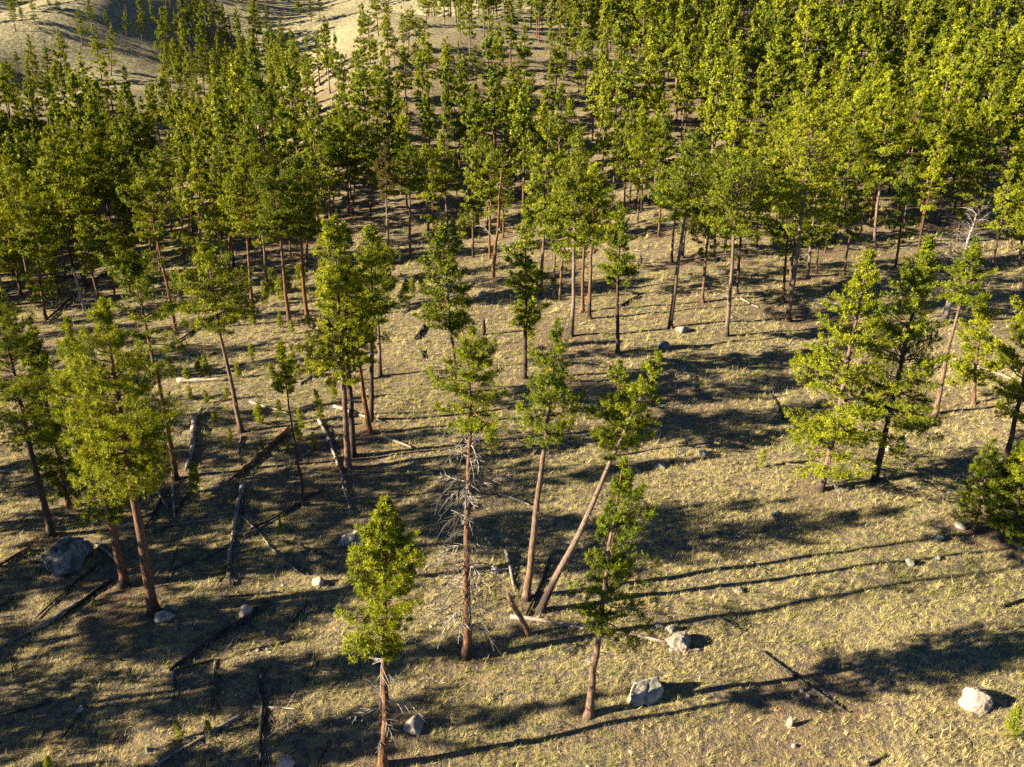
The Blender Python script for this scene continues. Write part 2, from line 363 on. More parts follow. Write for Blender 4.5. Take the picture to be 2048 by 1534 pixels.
# ------------------------------------------------------------------ pines
def pine_geo(h, hc, R, seed, nb=70, m=15, k=11, nl=.2, nw=.022, r0=None, style='round', bend=.15, lean=(0,0), side=(0,0), twigs=True, sparse=.12, gap=.35, face=.8):
    """returns (wood V,F), (crown V,F) for a pine of height h with its crown from hc up"""
    r = np.random.default_rng(seed)
    r0 = r0 or .011*h+.05
    # trunk
    n = 16; t = np.r_[0, .025, np.linspace(.05, 1, 14)]
    wob = np.cumsum(r.normal(0, bend, (n,2)), 0)*.25; wob -= np.outer(t, wob[-1]); wob[0] = 0
    lx = np.outer(t, lean) + wob
    TP = np.c_[lx, t*h]; TP[0,2] = -.35
    TR = r0*np.clip((1-t)**.75, .05, 1)*(1+.8*np.exp(-np.maximum(TP[:,2]+.2,0)/.4)); TR[-1] = .015
    wood = [tubes(TP[None], TR[None], 9)]
    tr = lambda z: np.c_[np.interp(z, TP[:,2], TP[:,0]), np.interp(z, TP[:,2], TP[:,1]), z]
    # branches
    tb = np.sort(r.beta(1.05, 1.0, nb)); tb[-3:] = (.97,.985,1.0)
    zb = hc + tb*(h-hc)*.985
    if style == 'cone': prof = .12+.95*(1-tb)**.8*np.minimum(1, .55+tb*2.2)
    elif style == 'flat': prof = np.minimum(1, .5+tb*2.0)*(1-tb**3)**.68+.06
    else: prof = np.minimum(1, .5+tb*2.2)*(1-tb**1.7)**.85+.07
    az = np.arange(nb)*2.39996 + r.normal(0, .5, nb)
    ph = r.uniform(0, 6.28, 6)
    lump = 1+gap*np.sin(2*az+ph[0]+tb*5)*np.sin(tb*14+ph[1]) + .5*gap*np.sin(az+ph[2]+tb*9)
    L = np.maximum(R*prof*r.uniform(.62, 1.12, nb)*lump, .25)
    L *= 1 + .55*(np.cos(az)*side[0]+np.sin(az)*side[1])
    L = np.maximum(L, .2)
    el = -.30 + 1.15*tb + r.normal(0, .16, nb)
    el[-3:] = (1.1, 1.2, 1.35)
    cu = r.uniform(.02, .34, nb)
    s = np.linspace(0, 1, 6)
    hd = np.c_[np.cos(az), np.sin(az)]
    wig = np.cumsum(r.normal(0, .035, (nb,6,3)), 1); wig[:,0] = 0
    BP = tr(zb)[:,None,:] + L[:,None,None]*(np.concatenate([hd[:,None,:]*(s*np.cos(el)[:,None])[...,None],
         (s*np.sin(el)[:,None] + cu[:,None]*s**2)[...,None]], -1) + wig)
    br = np.clip(.016*L+.008, .012, .09)[:,None]*(1-.85*s)[None]
    wood.append(tubes(BP, br, 4))
    if twigs:
        ns = 12; zs = hc*r.uniform(.25,1,ns); a_ = r.uniform(0,6.28,ns); ls = r.uniform(.15,.75,ns)*min(1,h/14); q_ = np.linspace(0,1,3)
        SP_ = tr(zs)[:,None,:]+(ls[:,None]*q_)[...,None]*np.stack([np.cos(a_), np.sin(a_), r.uniform(-.3,.35,ns)], -1)[:,None]
        wood.append(tubes(SP_, np.outer(np.full(ns,.03*min(1,h/14)), 1-.6*q_), 4))
    # tufts
    mm = np.maximum(2, (m*np.clip(L/(R*.75), .25, 1.5)).astype(int))
    bi = np.repeat(np.arange(nb), mm)
    keep = r.random(len(bi)) > sparse; bi = bi[keep]; nt_ = len(bi)
    ss = 1-.68*r.random(nt_)**1.25
    fi = ss*5; i0 = np.minimum(fi.astype(int), 4); fr = (fi-i0)[:,None]
    bp = BP[bi,i0]*(1-fr)+BP[bi,i0+1]*fr
    bd = norm(BP[bi,i0+1]-BP[bi,i0])
    lat = norm(np.cross(bd, [0,0,1.])+1e-6)
    spread = L[bi]*(.07+.30*np.sin(np.clip(ss,.2,1)*2.6))
    off = lat*(r.uniform(-1,1,nt_)*spread)[:,None] + np.array([0,0,1.])*(r.normal(.10,.10,nt_)*np.minimum(L[bi],2.2)*.5)[:,None]
    tp = bp+off+bd*(.1*L[bi]*r.random(nt_))[:,None]
    td = norm(bd*.55+norm(off+1e-6)*.5+np.array([0,0,.55])+r.normal(0,.25,(nt_,3)))
    if twigs:
        j = norm(r.normal(0,1,(nt_,3)))*.014
        a0 = bp-bd*(np.minimum(.15*L[bi],.25))[:,None]
        V = np.stack([a0-j, a0+j, tp], 1).reshape(-1,3); wood.append((V, [np.arange(len(V)).reshape(-1,3)]))
    # needles
    u = r.random((nt_,k))
    nd = norm(td[:,None]*.95 + r.normal(0,.55,(nt_,k,3)))
    nlen = nl*r.uniform(.65,1.2,(nt_,k))*r.uniform(.8,1.2,nt_)[:,None]
    nb_ = tp[:,None] + td[:,None]*(u*nl*.75)[...,None] - td[:,None]*nl*.3
    ax = tr(np.clip(tp[:,2]-.25*L[bi], 0, h)); rad_ = tp-ax; rad_[:,2] = 0
    outw = norm(norm(rad_)*.8 + norm(off+1e-6)*.35 + np.array([0,0,.42]))
    nn = norm(outw[:,None]*face + r.normal(0,.5,(nt_,k,3)))
    nd = norm(nd - nn*(nd*nn).sum(-1,keepdims=True)*.8)
    sd = norm(np.cross(nd, nn))*(nw*nlen/nl)[...,None]
    V = np.stack([nb_-sd*.6, nb_+nd*(nlen*.6)[...,None]+sd, nb_+nd*nlen[...,None]-sd*.3], 2).reshape(-1,3)
    return join(wood), (V, [np.arange(len(V)).reshape(-1,3)])

def dead_geo(seed, droop=.5, subs=15):
    r = np.random.default_rng(seed); s = np.linspace(0,1,7)
    P = np.zeros((7,3)); P[:,0] = s; P[:,2] = .12*s-droop*s**2.2; P += np.cumsum(r.normal(0,.022,(7,3)),0)*(s>0)[:,None]
    parts = [tubes(P[None], (.016*(1-.6*s))[None], 4)]
    for q in range(subs):
        i = r.integers(1,6); sg = 1 if q%2 else -1; ln = r.uniform(.18,.42)*(1.1-i/8)
        d = norm(np.array([.7, sg*r.uniform(.4,.9), r.uniform(-.6,.3)]))
        tt = np.linspace(0,1,4)[:,None]; Q = P[i]+d*ln*tt+np.array([0,0,-.3*droop])*ln*tt**2
        parts.append(tubes(Q[None], (.0095*(1-.55*tt[:,0]))[None], 3))
    return join(parts)
DEAD = [mesh('dead_branch', *dead_geo(900+i, .15+.22*(i%4)), M_DEAD) for i in range(8)]
DEAD_DARK = [mesh('dead_branch', *dead_geo(930+i, .1+.2*(i%4)), M_BARK_DARK) for i in range(4)]
def add_dead(parent, rng, z0, z1, n, ln, trunk_at, meshes=DEAD, el=(-.35,.35)):
    for i in range(n):
        z = z0+(z1-z0)*(i+rng.random())/n
        o = obj('dead_branch', meshes[rng.integers(len(meshes))], parent)
        x, y = trunk_at(z); o.location = (x, y, z)
        l = ln*rng.uniform(.45,1.15)
        o.scale = (l, l, l); o.rotation_euler = (rng.uniform(-.5,.5), -rng.uniform(*el), i*2.4+rng.uniform(-.5,.5))

BARKS = {'b': M_BARK, 'o': M_BARK_ORANGE, 'p': M_BARK_PALE, 'd': M_BARK_DARK, 'x': M_DEAD}
def stand(bx, by, tx, ty):
    """foot on the ground, and the offset of the tip in the upright plane through the foot"""
    p = at(bx, by); u, f, d = ray(tx, ty)
    Y = p[1]; tip = np.array([u/f*Y, Y, CAM_H+d/f*Y]); return p, tip-p
def hero(label, base, top, crown_y, hw, style='round', bark='b', dead=None, seed=0, side=(0,0), mat=None, dens=1.0, bend=.18, r0=None, sparse=.12, gap=.35, name='pine_tree', group='pines standing in the open grassland'):
    p, v = stand(*base, *top); h = max(v[2], 1.2); ps = px_size(p)
    u, f, d = ray(base[0], crown_y); hc = min(max(CAM_H+d/f*p[1]-p[2], .08*h), .9*h); R = hw*ps
    # finer needles close by
    fine = np.clip(ps/.028, 1.0, 2.2)
    cr = (h-hc); nb = int(np.clip(10.5*cr**.8*dens, 26, 115)); m = int(np.clip(9.5*R+10, 13, 40))
    kk, nl_, nw_ = (28, .22, .0195) if fine < 1.35 else (18, .25, .034) if fine < 1.8 else (12, .29, .056)
    wood, crown = pine_geo(h, hc, R*1.12, 100+seed, nb, m, kk, nl_, nw_, style=style, lean=(v[0], 0), bend=bend, r0=r0, side=side, sparse=sparse, gap=gap)
    e = empty(name, p); tk = obj('trunk', mesh('trunk', *wood, BARKS[bark]), e); obj('crown', mesh('crown', *crown, mat or M_NEEDLE, smooth=False), e)
    tag(e, label, 'pine tree', group)
    if dead:
        n, y0, y1, lpx = dead; rg = np.random.default_rng(seed+7)
        za, zb = [CAM_H+ray(base[0], yy)[2]/ray(base[0], yy)[1]*p[1]-p[2] for yy in (y0, y1)]
        add_dead(tk, rg, min(za,zb), max(za,zb), n, lpx*ps, lambda z: (v[0]*z/h, 0))
    return e
HEROES = [
 ('slim pine at the bottom edge with a bare lower trunk and bushy upper crown', (766,1531),(773,1006),1300,66,dict(bark='o',dead=(18,1490,1290,75),seed=1,dens=1.6,sparse=.05)),
 ('pine beside the cracked boulder with a crown hanging to the right of its pale trunk', (1176,1432),(1246,925),1275,58,dict(bark='p',seed=2,side=(.7,-.2),dens=1.1,dead=(5,1380,1250,40))),
 ('tall pine with a skirt of long bleached dead branches below a small green crown', (930,1312),(946,668),852,62,dict(bark='o',dead=(80,1250,832,80),seed=3,dens=1.2)),
 ('straight pale trunked pine with a narrow crown behind the crossed burnt logs', (1053,1198),(1114,650),880,50,dict(bark='p',seed=4,dead=(6,1100,900,28),gap=.45,dens=1.15)),
 ('pine leaning steeply to the right from the crossed burnt logs', (1078,1222),(1318,714),905,46,dict(bark='p',seed=5,style='cone',dead=(4,1150,1000,25),dens=1.2)),
 ('short pine with a pointed crown beside the pale upright rock', (1228,912),(1238,728),860,42,dict(bark='b',seed=6,style='cone')),
 ('massive pine with a broad dense crown and thick orange trunk above a white rock', (308,1226),(205,612),985,84,dict(bark='o',seed=7,dens=1.6,bend=.1,sparse=.03,r0=.34)),
 ('orange trunked pine just left of the massive pine, its crown merging with it', (245,1172),(132,640),1040,62,dict(bark='o',seed=8,dens=1.2,r0=.29)),
 ('dark trunked pine leaning at the left edge behind the big lichen boulder', (102,1070),(-8,590),880,78,dict(bark='d',seed=9,dens=1.2)),
 ('pine behind the massive pine with its lower trunk in shade', (136,1012),(60,640),1000,48,dict(bark='b',seed=10,dens=1.1)),
 ('open crowned pine with a long bare orange trunk beside a grey fallen log', (352,958),(270,520),742,56,dict(bark='o',seed=11,style='flat',gap=.6,dens=.85,dead=(6,880,760,30))),
 ('round crowned pine alone on the bright slope with a bare leaning trunk', (484,864),(412,500),668,70,dict(bark='b',seed=12,dens=1.25,sparse=.04,dead=(6,800,680,26))),
 ('very thin young pine with a small tuft of crown on a pole like trunk', (605,1010),(563,693),792,22,dict(bark='d',seed=13,style='cone',r0=.13)),
 ('front pine of the tight clump, dense crown over a bare orange trunk', (697,936),(668,438),775,58,dict(bark='b',seed=14,dens=1.3,sparse=.03)),
 ('thin trunked pine squeezed into the back of the tight clump', (706,912),(688,452),690,42,dict(bark='d',seed=15)),
 ('leaning pine of the tight clump with a curved orange trunk', (740,866),(676,492),700,40,dict(bark='o',seed=16)),
 ('straight dark trunked pine on the right side of the tight clump', (743,842),(746,458),640,48,dict(bark='d',seed=17,dens=1.2)),
 ('short trunked pine at the far right behind the tight clump', (761,752),(752,480),640,36,dict(bark='b',seed=18)),
 ('dark green pine with drooping dead twigs behind the skirted tall pine', (913,790),(884,452),662,50,dict(bark='b',seed=19,dens=1.2,dead=(9,740,640,42))),
 ('dark slender trunked pine with ragged side tufts in the middle of the slope', (1049,756),(1055,418),655,38,dict(bark='d',seed=20,gap=.55,dens=1.1)),
 ('thick orange brown trunked pine right of the ragged slender pine', (1142,672),(1153,312),500,56,dict(bark='b',seed=21,dens=1.2)),
 ('bright orange trunked pine just behind the thick brown one', (1180,638),(1192,330),480,44,dict(bark='o',seed=22)),
 ('pine with paired orange trunk close behind, left of the bright orange one', (1165,625),(1170,340),470,38,dict(bark='o',seed=23)),
 ('isolated small pointed pine on a thin dark trunk in the open slope', (1236,706),(1239,408),575,34,dict(bark='d',seed=24,style='cone',dens=1.1)),
 ('leaning brown trunked pine with one long side branch to the left', (1341,656),(1396,268),430,52,dict(bark='b',seed=25,dens=1.15)),
 ('fork topped pine with a pale split trunk at the forest edge', (1452,672),(1478,322),462,62,dict(bark='p',seed=26,dens=1.15,style='flat',dead=(6,640,480,36))),
 ('large pale trunked pine at the front of the dense forest', (1577,642),(1628,230),432,66,dict(bark='p',seed=27,dens=1.25,style='flat',dead=(7,560,430,42))),
 ('broad left pine of the big pair with foliage reaching low down its trunk', (1641,980),(1738,508),968,82,dict(bark='b',seed=28,dens=1.8,sparse=.0,dead=(6,960,860,60),side=(-.15,-.2))),
 ('dark shaded right pine of the big pair leaning to the right', (1748,960),(1857,478),905,78,dict(bark='d',seed=29,dens=1.7,sparse=.04,dead=(5,950,880,40))),
 ('slim leaning pine beside the bleached snag', (1872,828),(1951,486),605,40,dict(bark='p',seed=30,dens=1.2,style='cone')),
 ('small pine with a low crown in front of the white fallen log', (1948,808),(1966,592),770,50,dict(bark='b',seed=31,style='cone',dens=1.2)),
 ('dark trunked pine cut off by the right edge of the photo', (2012,915),(2090,560),850,62,dict(bark='d',seed=32)),
 ('young bushy pine at the right edge with a thin pale trunk', (1948,1062),(1986,885),1040,44,dict(bark='p',seed=33,style='cone',dens=1.2)),
 ('second young bushy pine at the right edge, slightly behind', (1992,1050),(2030,905),1030,36,dict(bark='p',seed=34,style='cone',dens=1.2)),
 ('dark young pine half outside the right edge', (2018,1078),(2062,880),1060,48,dict(bark='d',seed=35,style='cone',dens=1.2)),
 ('tall thin pine with its foot by the shaded ravine and a crown of flat tiers', (352,668),(292,370),470,46,dict(bark='o',seed=36,style='flat',gap=.5)),
 ('tall pine with a straight orange trunk on the shady bank', (506,617),(482,330),470,46,dict(bark='o',seed=37,dens=1.2)),
 ('dark crowned pine right of the straight orange one on the shady bank', (538,583),(514,345),480,42,dict(bark='b',seed=38)),
 ('thick leaning orange trunk pine with a full crown on the bank edge', (580,647),(546,335),490,44,dict(bark='o',seed=39,dens=1.2)),
 ('forked orange trunked pine right of the thick leaning one', (615,633),(592,318),470,46,dict(bark='o',seed=40,dens=1.2)),
 ('straight dark pine whose foot stands in the bright grass by the ravine', (821,520),(818,285),385,32,dict(bark='b',seed=41)),
 ('olive brown ailing pine with bare dead limbs under its crown', (779,529),(770,287),392,26,dict(bark='p',seed=42,style='cone',mat=M_NEEDLE_OLIVE,dead=(12,480,395,34))),
]
for i, (lab, b, t, cyy, hw, kw) in enumerate(HEROES):
    hero(lab, b, t, cyy, hw, **kw)

# --- variants shared by the trees of the forest
def variant(seed, hc, R, style, k=15, nl=.36, nw=.066, nb=52, m=25, gap=.4):
    return pine_geo(20.0, hc, R, seed, nb, m, k, nl, nw, style=style, twigs=False, gap=gap, r0=.24, bend=.22, face=1.3)
VSPEC = [(9.0,2.6,'round'),(7.0,2.9,'round'),(11.0,2.5,'flat'),(8.0,2.2,'cone'),(10.0,3.0,'round'),(6.0,2.6,'cone'),(9.5,2.8,'flat'),(7.5,2.5,'round'),(11.5,2.7,'round'),(5.0,2.5,'cone'),(8.5,3.1,'round'),(10.0,2.3,'cone')]
VGEO = [variant(500+i, a*.78, b*1.28, c) for i, (a, b, c) in enumerate(VSPEC)]
VTRUNK = {kk: [mesh('trunk', *gm[0], mm) for gm in VGEO] for kk, mm in BARKS.items() if kk in 'bodp'}
VCROWN = [mesh('crown', *gm[1], M_NEEDLE, smooth=False) for gm in VGEO]
VCROWN_RED = mesh('crown', *VGEO[3][1], M_NEEDLE_RED, smooth=False)
def plant(p, h, rs, vi, bark, label, group, lean=0., rot=0., crown=None, name='pine_tree'):
    e = empty(name, p); s = h/20.0
    e.scale = (s*rs, s*rs, s); e.rotation_euler = (0, lean, 0)
    for nm, me in (('trunk', VTRUNK[bark][vi]), ('crown', crown or VCROWN[vi])):
        c = obj(nm, me, e); c.rotation_euler = (0, 0, rot)
    return tag(e, label, 'pine tree', group)

# trees of the wood that can be made out one by one: foot, tip
MID = [(400,562,394,300),(430,548,427,308),(370,556,360,322),(456,552,462,316),(15,642,-34,370),(92,640,54,400),(130,562,102,330),(28,560,-2,296),(166,560,141,332),(250,482,238,282),(302,502,287,318),(342,474,332,292),(385,470,380,285),(440,480,436,290),(638,486,625,215),(614,535,622,330),(580,507,572,330),(466,535,455,330),(660,437,655,250),(666,435,668,262),(697,428,692,240),(704,429,712,250),(740,437,742,262),
 (854,474,850,300),(867,484,862,330),(894,456,886,250),(947,515,944,288),(979,516,982,300),(975,464,972,290),(1004,476,1006,310),(1080,590,1100,250),(1108,558,1118,330),(1122,601,1134,380),
 (1474,587,1496,350),(1406,605,1428,330),(1567,605,1588,330),(1580,576,1600,330),(1276,445,1282,260),(1284,423,1292,235),(1317,407,1328,200),(1310,379,1316,220),(1250,411,1256,240),(1259,413,1266,222),(1275,402,1284,215),
 (1345,525,1356,330),(1368,516,1384,320),(1550,460,1546,235),(1561,462,1572,250),(1515,495,1520,310),(1452,505,1462,300),(1431,507,1440,310),(1391,474,1402,290),
 (1751,490,1778,195),(1790,538,1818,330),(1835,508,1884,270),(1688,550,1718,342),(1633,547,1646,350),(1616,555,1640,340),(1983,539,2026,330),(2040,532,2066,330),(1915,482,1940,270),(1922,451,1958,240),(1955,455,1990,185),(2026,477,2052,300),(1878,451,1896,260),(2045,574,2075,380),
 (102,555,70,300),(64,606,20,340),(43,590,-5,330),(159,496,130,270),(185,496,158,268),(198,478,170,262),(139,485,112,300),(112,472,90,290),(223,484,196,290),(256,527,236,350),(268,521,250,330),(319,547,300,385),(198,605,158,420),(231,601,208,440),
 (275,371,262,235),(275,205+170,258,230),(330,412,312,300),(240,370,225,240),(380,305,372,180),(395,300,384,190),(362,300,355,190),(20,262,10,130),(70,250,55,130),(100,262,84,150),
 (31,62,20,-2),(46,48,40,12),(70,48,62,-6),(102,25,95,-5),(118,26,113,-2),(36,150,30,102),(68,182,56,76),(73,172,70,112),(103,184,89,88),(125,171,116,66),(128,140,125,71),(205,171,186,56),(164,89,155,19),(184,55,177,2),(253,72,248,23),(284,82,278,26),(212,52,210,24),(325,150,323,22),(356,89,350,30),(390,79,371,-2),(222,150,222,52),(440,160,432,70),(480,106,470,16),(510,88,505,-6),(535,122,531,18),(420,150,402,60),
 (600,52,595,-8),(623,45,619,-8),(565,100,560,35),(640,40,636,-20),(383,219,379,102),(407,192,400,78),(513,219,510,136),(578,205,565,108),(582,192,586,112),(612,253,611,122),(640,168,633,70),(652,150,648,60),
 (741,128,735,28),(728,96,722,0),(757,70,750,-12),(808,114,803,20),(776,62,770,-8),(853,52,851,-12),(940,122,935,-22),(836,100,840,40),(790,130,786,72),(815,110,822,18),(970,48,962,-30),(1015,65,1014,-20),(1035,60,1040,-25),
 (832,150,830,88),(862,135,862,92),(1046,218,1050,50),(1110,196,1116,72),(1130,132,1138,20),(1144,136,1150,22),(1162,170,1168,58),(1156,212,1160,118),(1008,292,1005,180),(1030,262,1034,142),(1060,262,1066,150),(988,290,984,165),(953,182,950,95),(935,220,932,120),
 (757,285,750,140),(720,268,716,120),(690,262,684,118),(500,302,492,170),(484,315,478,230),(556,320,548,190),(590,300,584,170),(520,290,514,150),(760,330,756,180),(800,338,795,200)]
rng = np.random.default_rng(11)
def zone(px, py):
    if px < 420 and py < 215: return ('far pine standing on the bare hillside in the upper left', 'pines on the far bare hill')
    if px < 1000 and py < 215: return ('distant pine on the pale spur between the hill and the wood', 'pines on the far spur')
    if px < 460: return ('pine crowded in the shady wood of the left hollow', 'pines in the left hollow')
    if px < 1020: return ('pine in the loose wood across the middle of the slope', 'pines in the middle wood')
    return ('pine packed in the dense wood on the right slope', 'pines in the dense right wood')
ORD = 'first second third fourth fifth sixth seventh eighth ninth tenth eleventh twelfth thirteenth fourteenth fifteenth sixteenth seventeenth eighteenth nineteenth twentieth'.split()
def ordinal(n): return ORD[n] if n < 20 else ORD[n-20]+' after the twentieth'
ROWS = {}
for bx, by, tx, ty in MID:
    z_ = 0 if bx < 420 and by < 215 else 1 if bx < 1000 and by < 215 else 2 if bx < 460 else 3 if bx < 1020 else 4
    ROWS.setdefault((z_, by//75), []).append((bx, by))
for v_ in ROWS.values(): v_.sort()
PLACE = ('on the bare far hill', 'on the pale far spur', 'in the shady left hollow', 'in the middle wood', 'in the dense right wood')
def row_label(bx, by, bark):
    for (z_, k_), v_ in ROWS.items():
        if (bx, by) in v_ and (z_ == (0 if bx < 420 and by < 215 else 1 if bx < 1000 and by < 215 else 2 if bx < 460 else 3 if bx < 1020 else 4)) and k_ == by//75:
            near = sorted({k for z2, k in ROWS if z2 == z_}, reverse=True).index(k_)
            return '%s trunked pine %s, %s row, %s from left' % ({'o':'orange','b':'brown','d':'dark','p':'pale'}[bark], PLACE[z_], ORD[near], ordinal(v_.index((bx, by))))
for j, (bx, by, tx, ty) in enumerate(MID):
    p, v = stand(bx, by, tx, ty); h = float(np.hypot(v[0], v[2])); lean = math.atan2(v[0], v[2])
    h = float(np.clip(h*1.06, 6, 30)); lab, grp = zone(bx, by)
    bark = 'ob'[rng.random() < .4] if bx < 1150 else 'bdop'[rng.choice(4, p=[.4,.25,.2,.15])]
    lab = row_label(bx, by, bark); vi = int(rng.integers(len(VSPEC)))
    if by < 215 and bx < 700: vi = int(rng.choice([3,5,9,11,7]))
    plant(p-np.array([0,0,.15]), h, float(np.clip(rng.normal(.95,.1)*(20/h)**.35, .65, 1.35)), vi, bark, lab, grp, lean, rng.uniform(0,6.28))
    TREES.append(p[:2])
def red(bx, by, tx, ty, lab):
    p, v = stand(bx, by, tx, ty); plant(p, float(v[2]), 1.05, 3, 'b', lab, None, 0, 1., crown=VCROWN_RED); TREES.append(p[:2])
red(158, 345, 150, 245, 'dead rust red pine among green ones in the left wood')
red(308, 262, 302, 200, 'small rusty dead pine behind the left wood')
for (lab, b, t, *_r) in HEROES: TREES.append(at(*b)[:2])

# --- the rest of the wood
def inpoly(x, y, poly):
    c = np.zeros(x.shape, bool); n = len(poly)
    for i in range(n):
        (x0,y0),(x1,y1) = poly[i], poly[(i+1)%n]
        c ^= ((y0 > y) != (y1 > y)) & (x < (x1-x0)*(y-y0)/((y1-y0) or 1e-9)+x0)
    return c
cand = rng.uniform((-360,112), (330,620), (23000,2)); cz = zf(cand[:,0], cand[:,1])
cpx, cpy, cw = project(np.c_[cand, cz])
DENS = np.zeros(len(cand))
DENS[inpoly(cpx, cpy, [(1040,-400),(2400,-400),(2400,520),(2048,500),(1700,470),(1500,440),(1400,330),(1260,250),(1120,190),(1060,60)])] = 1.0
DENS[inpoly(cpx, cpy, [(1000,310),(1180,260),(1260,250),(1300,340),(1250,380),(1060,400)])] = .7
DENS[inpoly(cpx, cpy, [(430,225),(560,250),(800,262),(1000,235),(1120,270),(1060,420),(880,400),(640,420),(420,440)])] = 1.0
DENS[inpoly(cpx, cpy, [(-1500,215),(120,225),(330,225),(430,230),(430,430),(330,440),(240,520),(140,600),(60,640),(-1500,700)])] = .75
DENS[inpoly(cpx, cpy, [(430,430),(640,410),(880,400),(1060,420),(1040,455),(900,450),(760,440),(640,480),(560,560),(430,545)])] = .55
DENS[inpoly(cpx, cpy, [(1060,400),(1260,390),(1400,440),(1700,480),(2100,510),(2100,560),(1600,520),(1300,480),(1080,470)])] = .4
DENS[inpoly(cpx, cpy, [(540,170),(700,150),(860,150),(1040,120),(1060,250),(800,262),(560,250)])] = .5
DENS[inpoly(cpx, cpy, [(240,60),(450,90),(640,-60),(420,-300),(300,-100)])] = .45
DENS[inpoly(cpx, cpy, [(330,70),(520,70),(520,200),(330,200)])] = .6
DENS[inpoly(cpx, cpy, [(640,-300),(1000,-300),(1000,60),(930,100),(820,10),(700,20)])] = .35
DENS[inpoly(cpx, cpy, [(-600,-200),(200,-200),(180,10),(0,60),(-600,100)])] = .08
got = []; cells = {}
def ok(x, y, dmin):
    cxi, cyi = int(x//8), int(y//8)
    for a in range(cxi-1, cxi+2):
        for b in range(cyi-1, cyi+2):
            for (qx, qy) in cells.get((a,b), ()):
                if (qx-x)**2+(qy-y)**2 < dmin*dmin: return False
    return True
for t_ in TREES: cells.setdefault((int(t_[0]//8), int(t_[1]//8)), []).append((t_[0], t_[1]))
for i in np.argsort(cand[:,1]):
    if rng.random() > DENS[i]: continue
    x, y = cand[i]; d = rng.uniform(4.0, 6.4)
    if ok(x, y, d):
        cells.setdefault((int(x//8), int(y//8)), []).append((x, y)); TREES.append((x, y)); got.append((x, y, cz[i], cpx[i], cpy[i]))
got = np.array(got)
vis = (got[:,3] > -1000) & (got[:,3] < 2110) & (got[:,4] > -140)
got = got[vis]; infr = got[:,3] > -50; got = got[np.lexsort((got[:,1], ~infr))]
NAMED = max(0, 300-len(MID)-len(HEROES)-2-28)
FAR = []
for i, (x, y, z, px, py) in enumerate(got):
    h = float(np.clip(rng.normal(18.5, 4.8), 6, 28)); rs = float(np.clip(rng.normal(.95,.12), .7, 1.3))
    if px < 1040 and py < 330: h *= .8
    if i < NAMED and px > -50:
        lab, grp = zone(px, py)
        plant((x, y, z-.15), h, rs, int(rng.integers(len(VSPEC))), 'bodp'[rng.choice(4, p=[.4,.3,.2,.1])], lab, grp, rng.normal(0,.02), rng.uniform(0,6.28))
    elif y < 520:
        FAR.append((x, y, z-.2, rng.uniform(0,6.28), h/20*rs, h/20, rng.integers(8)))
FAR = np.array(FAR)
def far_forest():
    sources = []
    for i, (a, b, c) in enumerate(VSPEC[:8]):
        (wv, wf), (cv, cf) = pine_geo(20.0, a*.75, b*1.05, 700+i, 46, 19, 9, .50, .135, style=('cone' if i%4 else c), twigs=False, gap=.4, r0=.24, bend=.2, face=1.4)
        V, F = join([(wv, wf), (cv, cf)]); me = mesh('pine', V, F, M_NEEDLE, smooth=False); me.materials.append(M_BARK)
        n3 = len(cf[0]); mi = np.ones(len(me.polygons), np.int32); tri_w = sum(len(f) for f in wf if f.shape[1] == 3); mi[tri_w:tri_w+n3] = 0
        me.polygons.foreach_set('material_index', mi); sources.append(bpy.data.objects.new('pine', me))
    pm = bpy.data.meshes.new('forest'); pm.vertices.add(len(FAR)); pm.vertices.foreach_set('co', FAR[:,:3].astype(np.float32).ravel())
    def attr(nm, ty, vals, key='value'):
        pm.attributes.new(nm, ty, 'POINT').data.foreach_set(key, vals)
    attr('variant', 'INT', FAR[:,6].astype(np.int32)); attr('turn', 'FLOAT_VECTOR', np.c_[FAR[:,3]*0, FAR[:,3]*0, FAR[:,3]].astype(np.float32).ravel(), 'vector')
    attr('size', 'FLOAT_VECTOR', np.c_[FAR[:,4], FAR[:,4], FAR[:,5]].astype(np.float32).ravel(), 'vector')
    ng = bpy.data.node_groups.new('forest', 'GeometryNodeTree')
    ng.interface.new_socket('Geometry', in_out='INPUT', socket_type='NodeSocketGeometry'); ng.interface.new_socket('Geometry', in_out='OUTPUT', socket_type='NodeSocketGeometry')
    gi, go = ng.nodes.new('NodeGroupInput'), ng.nodes.new('NodeGroupOutput'); iop = ng.nodes.new('GeometryNodeInstanceOnPoints'); jg = ng.nodes.new('GeometryNodeJoinGeometry')
    for so in sources:
        oi = ng.nodes.new('GeometryNodeObjectInfo'); oi.inputs['Object'].default_value = so
        g2 = ng.nodes.new('GeometryNodeGeometryToInstance'); ng.links.new(oi.outputs['Geometry'], g2.inputs[0]); ng.links.new(g2.outputs[0], jg.inputs[0])
    def named(nm, ty):
        a = ng.nodes.new('GeometryNodeInputNamedAttribute'); a.data_type = ty; a.inputs[0].default_value = nm; return a.outputs[0]
    ng.links.new(gi.outputs[0], iop.inputs['Points']); ng.links.new(jg.outputs[0], iop.inputs['Instance']); iop.inputs['Pick Instance'].default_value = True
    ng.links.new(named('variant', 'INT'), iop.inputs['Instance Index']); ng.links.new(named('turn', 'FLOAT_VECTOR'), iop.inputs['Rotation']); ng.links.new(named('size', 'FLOAT_VECTOR'), iop.inputs['Scale'])
    ng.links.new(iop.outputs[0], go.inputs[0])
    fo = obj('forest', pm); fo.modifiers.new('forest', 'NODES').node_group = ng
    tag(fo, 'distant mass of green pine wood covering the upper slopes', 'forest', kind='stuff')
far_forest()

